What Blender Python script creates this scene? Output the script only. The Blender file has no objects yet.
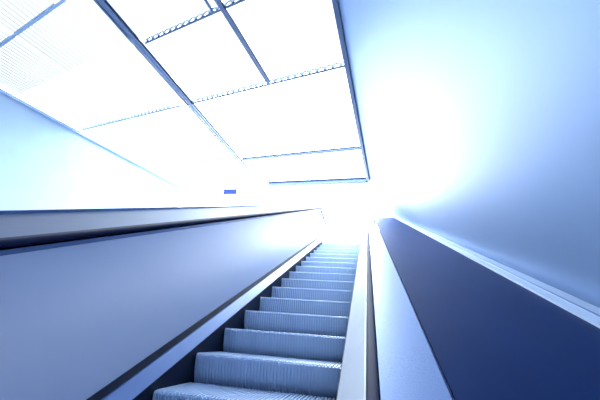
import bpy, math, bmesh
from mathutils import Vector, Matrix
TH=math.radians(22); C=math.cos(TH); S=math.sin(TH)
CZ=1.4
col=bpy.context.scene.collection
bpy.context.scene.view_settings.view_transform='Standard'

def W(x,s,n): return Vector((x, s*C-n*S, s*S+n*C+CZ))

# ---------- materials ----------
def mat(name,color,metal=0.0,rough=0.5,streak=None,sscale=(1,1,1),amount=0.1,bump=0.0,spec=0.5):
    m=bpy.data.materials.new(name); m.use_nodes=True
    nt=m.node_tree; b=nt.nodes['Principled BSDF']
    b.inputs['Metallic'].default_value=metal
    b.inputs['Roughness'].default_value=rough
    b.inputs['Specular IOR Level'].default_value=spec
    tc=nt.nodes.new('ShaderNodeTexCoord'); mp=nt.nodes.new('ShaderNodeMapping')
    mp.inputs['Scale'].default_value=sscale
    nz=nt.nodes.new('ShaderNodeTexNoise'); nz.inputs['Scale'].default_value=streak or 4
    nz.inputs['Detail'].default_value=4
    nt.links.new(tc.outputs['Object'],mp.inputs['Vector']); nt.links.new(mp.outputs['Vector'],nz.inputs['Vector'])
    mx=nt.nodes.new('ShaderNodeMixRGB'); mx.inputs['Color1'].default_value=(*[c*(1-amount) for c in color],1)
    mx.inputs['Color2'].default_value=(*[min(1,c*(1+amount)) for c in color],1)
    nt.links.new(nz.outputs['Fac'],mx.inputs['Fac']); nt.links.new(mx.outputs['Color'],b.inputs['Base Color'])
    if bump:
        bp=nt.nodes.new('ShaderNodeBump'); bp.inputs['Strength'].default_value=bump; bp.inputs['Distance'].default_value=0.003
        nt.links.new(nz.outputs['Fac'],bp.inputs['Height']); nt.links.new(bp.outputs['Normal'],b.inputs['Normal'])
    return m
M_panel=mat('brushed_panel',(.70,.72,.83),.35,.40,3,(1,.3,1),.05)
M_skirt=mat('dark_skirt',(.004,.010,.03),.1,.5,spec=.2)
M_trim=mat('satin_trim',(.15,.21,.36),.7,.35,6,(1,.05,1),.2)
M_ledge=mat('ledge_metal',(.075,.12,.24),.15,.5,8,(1,.05,1),.2,spec=.3)
M_rail=mat('rubber_handrail',(.008,.015,.05),0,.7,spec=.06)
M_white=mat('pale_panel',(.93,.95,.99),.0,.35)
M_plate=mat('rail_plate_paint',(.42,.52,.68),.1,.35)
M_deck=mat('brushed_deck',(.13,.20,.37),.55,.42,20,(18,.10,18),.6,.12)
M_dark=mat('navy_cladding',(.006,.024,.10),.0,.5,3,(1,.3,1),.2,spec=.04)
M_wall=mat('wall_metal',(.155,.255,.45),.3,.5,2,(1,.3,1),.06)
M_step=mat('step_aluminium',(.62,.74,.92),.15,.42,5,(1,1,1),.10)
M_beam=mat('beam_paint',(.10,.15,.27),.3,.4)
M_purlin=mat('purlin_paint',(.30,.42,.60),.2,.4)
M_strip=mat('strip_glare_tint',(.26,.36,.54),.1,.5)  # glare is put into this colour, paler than the beams
M_floor=mat('floor_stone',(.12,.16,.26),0,.5,8)
M_sign=mat('sign_blue',(.01,.03,.20),0,.6,spec=.2)
M_lw=mat('side_wall_paint',(.20,.29,.43),.1,.5,2,(1,1,1),.1)
M_dim=mat('dark_blocker',(.01,.02,.055),0,.8)  # near-black so the added wall and ceiling keep the near end dark
def roofmat(name,tmin,tmax,tlc):
    m=bpy.data.materials.new(name); m.use_nodes=True; nt=m.node_tree
    nt.nodes.remove(nt.nodes['Principled BSDF']); out=nt.nodes['Material Output']
    tr=nt.nodes.new('ShaderNodeBsdfTransparent')
    tl=nt.nodes.new('ShaderNodeBsdfTranslucent'); tl.inputs[0].default_value=(.88*tlc,.95*tlc,tlc,1)
    tc=nt.nodes.new('ShaderNodeTexCoord')
    nz=nt.nodes.new('ShaderNodeTexNoise'); nz.inputs['Scale'].default_value=.7
    nt.links.new(tc.outputs['Object'],nz.inputs['Vector'])
    rp=nt.nodes.new('ShaderNodeMapRange'); rp.inputs['From Min'].default_value=.3; rp.inputs['From Max'].default_value=.7
    rp.inputs['To Min'].default_value=tmin; rp.inputs['To Max'].default_value=tmax
    cc=nt.nodes.new('ShaderNodeCombineColor')
    nt.links.new(nz.outputs['Fac'],rp.inputs['Value'])
    ml=nt.nodes.new('ShaderNodeMath'); ml.operation='MULTIPLY'; ml.inputs[1].default_value=.93
    ml2=nt.nodes.new('ShaderNodeMath'); ml2.operation='MULTIPLY'; ml2.inputs[1].default_value=.98
    for x in (ml,ml2): nt.links.new(rp.outputs['Result'],x.inputs[0])
    nt.links.new(ml.outputs[0],cc.inputs[0]); nt.links.new(ml2.outputs[0],cc.inputs[1]); nt.links.new(rp.outputs['Result'],cc.inputs[2])
    nt.links.new(cc.outputs[0],tr.inputs[0])
    mx=nt.nodes.new('ShaderNodeMixShader'); mx.inputs['Fac'].default_value=.25
    nt.links.new(tr.outputs[0],mx.inputs[1]); nt.links.new(tl.outputs[0],mx.inputs[2]); nt.links.new(mx.outputs[0],out.inputs[0])
    return m
M_roofs=[None,roofmat('sheet_dimming_strong',.115,.155,.22),roofmat('sheet_dimming_mild',.2,.3,.4),roofmat('sheet_clear',.7,.9,.9),roofmat('sheet_clearest',.85,.97,.95)]  # near bays set to pass less light so the near end stays dark

def mesh_obj(name,verts,faces,m,parent=None,smooth=False):
    me=bpy.data.meshes.new(name); me.from_pydata([tuple(v) for v in verts],[],faces)
    me.materials.append(m)
    bm=bmesh.new(); bm.from_mesh(me); bmesh.ops.recalc_face_normals(bm,faces=bm.faces); bm.to_mesh(me); bm.free()
    if smooth:
        for p in me.polygons: p.use_smooth=True
    o=bpy.data.objects.new(name,me); col.objects.link(o)
    if parent: o.parent=parent
    return o
def top(o,label,cat,group=None):
    o['label']=label; o['category']=cat
    if group:o['group']=group
def struct(o,label,cat): o['kind']='structure'; o['label']=label; o['category']=cat

# ---------- stations along the escalator: horizontal - inclined - horizontal ----------
def stations(s0,s1,back,fwd):
    st=[]
    p0=Vector((s0*C,s0*S)); p1=Vector((s1*C,s1*S))
    def up(a): return Vector((-math.sin(a),math.cos(a)))
    st.append((p0+Vector((-back,0)),up(0)))
    sc=1/math.cos(TH/2)
    st.append((p0,up(TH/2)*sc))
    st.append((p1,up(TH/2)*sc))
    st.append((p1+Vector((fwd,0)),up(0)))
    return st
ST=stations(-1.3,8.9,1.0,1.8)
STR=stations(-1.3,17.5,1.0,1.0)
def sweep(name,prof,m,parent,smooth=False,st=ST):
    n=len(prof); V=[];F=[]
    for (o,u) in st:
        for (x,h) in prof:
            V.append((x,o.x+u.x*h,o.y+u.y*h+CZ))
    for i in range(len(st)-1):
        for j in range(n):
            a=i*n+j;b=i*n+(j+1)%n
            F.append((a,b,b+n,a+n))
    F.append(tuple(range(n))); F.append(tuple(range((len(st)-1)*n,len(st)*n)))
    return mesh_obj(name,V,F,m,parent,smooth)
def oval(cx,cn,rx,rn,k=14):
    return [(cx+rx*math.copysign(abs(math.cos(t))**.7,math.cos(t)),cn+rn*math.copysign(abs(math.sin(t))**.7,math.sin(t))) for t in [2*math.pi*i/k for i in range(k)]]

esc=bpy.data.objects.new('escalator',None); col.objects.link(esc)
top(esc,'steel escalator with ribbed pale steps and solid metal balustrades','escalator')

# ---------- step ----------
PITCH=.462; T=PITCH*C; R=PITCH*S
XL,XR=-1.115,-.155
def make_step_mesh():
    prof=[(T-.01,0,0,1),(0.03,0,0,1),(0.006,-.004,-.5,.8),(0.0,-.015,-1,.2),(.004,-.05,-1,0),(.010,-.09,-1,0),(.020,-.13,-1,0),(.036,-R+.0,-1,0),(.05,-R-.03,-1,0)]
    ncl=44; w=(XR-XL)
    xs=[]
    for i in range(ncl):
        a=XL+w*i/ncl; p=w/ncl
        xs+= [(a,0),(a+p*.5,0),(a+p*.5,1),(a+p,1)]
    V=[];F=[]
    d=.012
    for x,g in xs:
        for (y,z,dy,dz) in prof:
            V.append((x,y-dy*d*g,z-dz*d*g))
    n=len(prof)
    for i in range(len(xs)-1):
        for j in range(n-1):
            a=i*n+j; F.append((a,a+1,a+1+n,a+n))
    return V,F
SV,SF=make_step_mesh()
step0=None
for k in range(-7,15):
    P=W(0,2.10+PITCH*k,-1.0)
    if step0 is None:
        o=mesh_obj('step',SV,SF,M_step,esc); step0=o
    else:
        o=step0.copy(); col.objects.link(o); o.parent=esc
    o.location=(0,P.y,P.z)

# ---------- left balustrade ----------
sweep('skirt_panel',[(-1.122,-1.25),(-1.122,-.965),(-1.145,-.965),(-1.145,-1.25)],M_skirt,esc)
sweep('inner_deck',[(-1.145,-.99),(-1.128,-.965),(-1.195,-.90),(-1.225,-.90),(-1.225,-.99)],M_trim,esc)
sweep('skirt_seam',[(-1.200,-.905),(-1.185,-.895),(-1.200,-.862),(-1.215,-.862),(-1.215,-.905)],M_skirt,esc)
sweep('balustrade_panel',[(-1.205,-.865),(-1.205,-.175),(-1.24,-.175),(-1.24,-.865)],M_panel,esc)
sweep('handrail_guide',[(-1.195,-.178),(-1.195,-.160),(-1.25,-.160),(-1.25,-.178)],M_trim,esc)
sweep('handrail',oval(-1.22,-.138,.042,.016),M_rail,esc,True)
sweep('outer_deck',[(-1.262,-.15),(-1.262,-.125),(-1.52,-.05),(-1.56,-.05),(-1.56,-1.5),(-1.53,-1.5),(-1.53,-.09)],M_ledge,esc)
sweep('deck_edge',[(-1.52,-.05),(-1.52,-.035),(-1.57,-.035),(-1.57,-.05)],M_trim,esc)
# ---------- right balustrade ----------
sweep('skirt_panel',[(-.148,-1.25),(-.148,-.965),(-.125,-.965),(-.125,-1.25)],M_skirt,esc)
sweep('balustrade_panel',[(-.145,-.965),(-.012,-.735),(.02,-.735),(.02,-.965)],M_white,esc)
sweep('handrail',oval(.022,-.727,.026,.016),M_rail,esc,True)
sweep('outer_deck',[(.050,-.75),(.050,-.722),(.30,-.705),(.315,-.72),(.315,-1.5),(.28,-1.5),(.28,-.75)],M_deck,esc)
sweep('truss',[(-1.53,-1.25),(.28,-1.25),(.28,-1.5),(-1.53,-1.5)],M_dark,esc)

# ---------- right wall ----------
R0=Vector((.0274,8.387,4.055+CZ))
A=Vector((.062,.991,.115)); B=Vector((-.928,.349,.136))
def RP(u,v,h=0): return R0+A*u+B*v+Vector((0,0,h))
o=sweep('side_cladding',[(.318,-.74),(.318,-.715),(1.26,-.69),(1.26,-1.5),(1.2,-1.5),(1.2,-.74)],M_dark,None,st=STR)
top(o,'dark blue sheet metal cladding between balustrade and wall rail','cladding')
g=bpy.data.objects.new('wall_rail',None); col.objects.link(g); top(g,'pale metal guard rail running up along the wall','rail')
sweep('rail_plate',[(1.262,-.70),(1.262,-.675),(1.43,-.655),(1.44,-.67),(1.44,-.70)],M_plate,g,st=STR)
sweep('rail_seam',[(1.335,-.668),(1.335,-.663),(1.350,-.661),(1.350,-.668)],M_trim,g,st=STR)
sweep('rail_lip',[(1.442,-.655),(1.442,-.60),(1.452,-.585),(1.49,-.585),(1.49,-.655)],M_trim,g,st=STR)
V=[];F=[];n=16;K=28
for i in range(K+1):
    f=i/K; s=-3.4+f*21.5
    Bp=W(1.5,s,-.75)
    u=(Bp.y-R0.y)/A.y
    Tp=RP(u,0,.06); Tp.y=Bp.y; Tp.x=min(Tp.x,.12); Tp.z=max(Tp.z,Bp.z+1.2)
    for j in range(n+1):
        t=j/n
        bx=math.cos(t*math.pi/2); bz=math.sin(t*math.pi/2)
        k=.30
        fx=(1-t)*(1-k)+bx*k; fz=t*(1-k)+bz*k
        V.append((Tp.x+(Bp.x-Tp.x)*fx,Bp.y,Bp.z+(Tp.z-Bp.z)*fz))
for i in range(K):
    for j in range(n):
        a=i*(n+1)+j; F.append((a,a+1,a+n+2,a+n+1))
o=mesh_obj('wall_right',V,F,M_wall,None,True)
md=o.modifiers.new('s','SOLIDIFY'); md.thickness=.03
struct(o,'curved brushed blue metal wall','wall')

# ---------- roof ----------
def beam(name,p0,p1,w,h,m,up=Vector((0,0,1)),parent=None):
    d=(p1-p0).normalized(); r=d.cross(up).normalized(); u=r.cross(d).normalized()
    f=.2
    pr=[(-w/2,-h/2),(w/2,-h/2),(w/2,-h/2+h*f),(w*.15,-h/2+h*f),(w*.15,h/2-h*f),(w/2,h/2-h*f),(w/2,h/2),(-w/2,h/2),(-w/2,h/2-h*f),(-w*.15,h/2-h*f),(-w*.15,-h/2+h*f),(-w/2,-h/2+h*f)]
    V=[p0+r*a+u*b for a,b in pr]+[p1+r*a+u*b for a,b in pr]; k=len(pr)
    F=[(i,(i+1)%k,(i+1)%k+k,i+k) for i in range(k)]+[tuple(range(k)),tuple(range(k,2*k))]
    return mesh_obj(name,V,F,m,parent)
def closure(parent,u,v0,v1,m):
    per=.13; nn=int((v1-v0)/per*8); V=[];F=[]
    for i in range(nn+1):
        v=v0+(v1-v0)*i/nn; h=.080+.026*math.sin(2*math.pi*v/per)
        V.append(RP(u,v,.125)); V.append(RP(u,v,h))
        V.append(RP(u-.02,v,.125)); V.append(RP(u-.02,v,h))
    for i in range(nn):
        a=4*i
        F+= [(a,a+1,a+5,a+4),(a+2,a+3,a+7,a+6),(a+1,a+3,a+7,a+5)]
    mesh_obj('scalloped_closure_strip',V,F,m,parent)
def rb(p0,p1,w,h,lab,m=M_beam,grp='roof beams'):
    o=beam('roof_beam',p0,p1,w,h,m); top(o,lab,'beam',grp); return o
rb(RP(-8.4,0),RP(.1,0),.06,.07,'blue-grey steel edge beam where roof meets wall')
rb(RP(-8.4,1.5,.03),RP(-4.8,1.36,.03),.055,.05,'slim blue-grey steel rafter under translucent roof')
rb(RP(-8.4,1.66,.06),RP(-6.3,1.60,.06),.02,.03,'slim blue-grey steel rafter under translucent roof')
rb(RP(-8.4,2.89,.03),RP(.05,3.75,.03),.06,.07,'blue-grey steel main rafter under translucent roof')
rb(RP(-8.4,3.03,.06),RP(.05,3.90,.06),.025,.03,'thin steel tie running beside the main rafter')
for u,w in ((0,.13),(-2.09,.06),(-4.75,.022),(-6.3,.022)):
    v1=3.0 if u<-5 else 3.4
    o=rb(RP(u,.03,.04 if u<-4 else 0),RP(u,v1,.04 if u<-4 else 0),w,w,'blue-grey steel cross beam under translucent roof')
    if u<-1: closure(o,u,.06,v1,M_strip)
for u in (0,-2.09,-4.75,-7.3):
    o=beam('roof_purlin',RP(u,3.6,.05),RP(u,7.7,.05),.03,.03,M_purlin); top(o,'thin pale purlin under translucent roof','beam','roof purlins')
    if u<-1: closure(o,u,3.9,7.6,M_strip)
rb(RP(-8.4,7.7),RP(.0,7.7),.05,.06,'pale eaves beam above the side wall',M_purlin)
def sheet(u0,u1,v0,v1,m):
    V=[];F=[];per=.13; nn=int((v1-v0)/per*8)
    for i in range(nn+1):
        v=v0+(v1-v0)*i/nn
        h=.13+.022*math.sin(2*math.pi*v/per)
        V.append(RP(u0,v,h)); V.append(RP(u1,v,h))
    for i in range(nn): F.append((2*i,2*i+1,2*i+3,2*i+2))
    o=mesh_obj('roof_sheet',V,F,m,None,True)
    top(o,'corrugated translucent roofing sheet glowing with daylight','roof panel','corrugated roof sheets')
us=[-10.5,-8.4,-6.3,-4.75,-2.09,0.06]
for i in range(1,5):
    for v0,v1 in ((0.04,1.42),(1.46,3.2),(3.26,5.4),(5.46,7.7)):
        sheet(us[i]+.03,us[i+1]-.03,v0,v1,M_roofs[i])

# ---------- left wall ----------
p0=RP(-10.5,7.75); p1=RP(.05,7.75)
V=[(p0.x,p0.y,0),(p1.x,p1.y,0),p1,p0]
off=Vector((-.12,0,0))
V=V+[Vector(v)+off for v in V]
F=[(0,1,2,3),(4,5,6,7),(0,1,5,4),(1,2,6,5),(2,3,7,6),(3,0,4,7)]
o=mesh_obj('wall_left',V,F,M_lw); struct(o,'pale blue side wall below the roof eaves','wall')

def box(name,lo,hi,m,parent=None):
    x0,y0,z0=lo;x1,y1,z1=hi
    V=[(x0,y0,z0),(x1,y0,z0),(x1,y1,z0),(x0,y1,z0),(x0,y0,z1),(x1,y0,z1),(x1,y1,z1),(x0,y1,z1)]
    F=[(0,3,2,1),(4,5,6,7),(0,1,5,4),(1,2,6,5),(2,3,7,6),(3,0,4,7)]
    return mesh_obj(name,V,F,m,parent)
struct(box('floor',(-9,-5,-.4),(3,18,-.3),M_floor),'dark stone lower floor','floor')
struct(box('wall_back_blocker',(-9,-5.1,-.3),(3,-5,6),M_dim),'unseen dark wall added behind the escalator foot to block light','wall')  # unseen wall added to close off light behind the camera
pz=CZ+8.9*S-1.0
struct(box('floor_upper',(-7.2,8.9*C+.37+1.5,pz-.3),(.2,18,pz-.02),M_floor),'upper landing floor','floor')
q0=RP(-8.42,0); q1=RP(-8.42,7.9)
V=[(3,-5,q0.z),(-9,-5,q1.z),(q1.x-1,q1.y,q1.z),(q1.x,q1.y,q1.z),(q0.x,q0.y,q0.z),(3,q0.y,q0.z)]
k=len(V)
V=[Vector(v) for v in V]; V=V+[v+Vector((0,0,.15)) for v in V]
F=[tuple(range(k)),tuple(range(k,2*k))]+[(i,(i+1)%k,(i+1)%k+k,i+k) for i in range(k)]
o=mesh_obj('ceiling',V,F,M_dim); struct(o,'unseen dark ceiling added over the escalator foot to block light','ceiling')  # unseen ceiling added to shut out the sky and darken the near end

# ---------- hanging sign ----------
sg=bpy.data.objects.new('hanging_sign',None); col.objects.link(sg); top(sg,'small dark blue sign hanging from the far roof beam','sign')
c=RP(0,5.05,-.22)
box('sign_board',(c.x-.24,c.y-.02,c.z-.10),(c.x+.24,c.y+.02,c.z+.09),M_sign,sg)
for dx in(-.18,.18): box('hanger',(c.x+dx-.008,c.y-.008,c.z+.09),(c.x+dx+.008,c.y+.008,c.z+.26),M_beam,sg)

# ---------- world & light ----------
w=bpy.data.worlds.new('w'); bpy.context.scene.world=w; w.use_nodes=True
bg=w.node_tree.nodes['Background']; bg.inputs[0].default_value=(.84,.93,1,1); bg.inputs[1].default_value=11.0
L=bpy.data.lights.new('daylight','AREA'); L.shape='RECTANGLE'; L.size=8; L.size_y=7; L.energy=2600; L.color=(.88,.95,1)  # added area lamp besides the sky, washes the upper end white
lo=bpy.data.objects.new('daylight',L); col.objects.link(lo)
lo.location=(-3,15,9.0)
lo.rotation_euler=(Vector((.5,6,4.0))-Vector(lo.location)).to_track_quat('-Z','Y').to_euler()

# ---------- camera ----------
cd=bpy.data.cameras.new('camera'); cam=bpy.data.objects.new('camera',cd); col.objects.link(cam)
cd.sensor_width=36; cd.lens=20.4; cd.clip_start=.01
sc=Vector((67,-3,-340)).normalized(); xc=Vector((340,0,67)).normalized(); nc=xc.cross(sc)
Minc=Matrix((xc,sc,nc))
Rt=Matrix(((1,0,0),(0,C,-S),(0,S,C)))
cam.matrix_world=Matrix.Translation((0,0,CZ))@(Rt@Minc).to_4x4()
bpy.context.scene.camera=cam
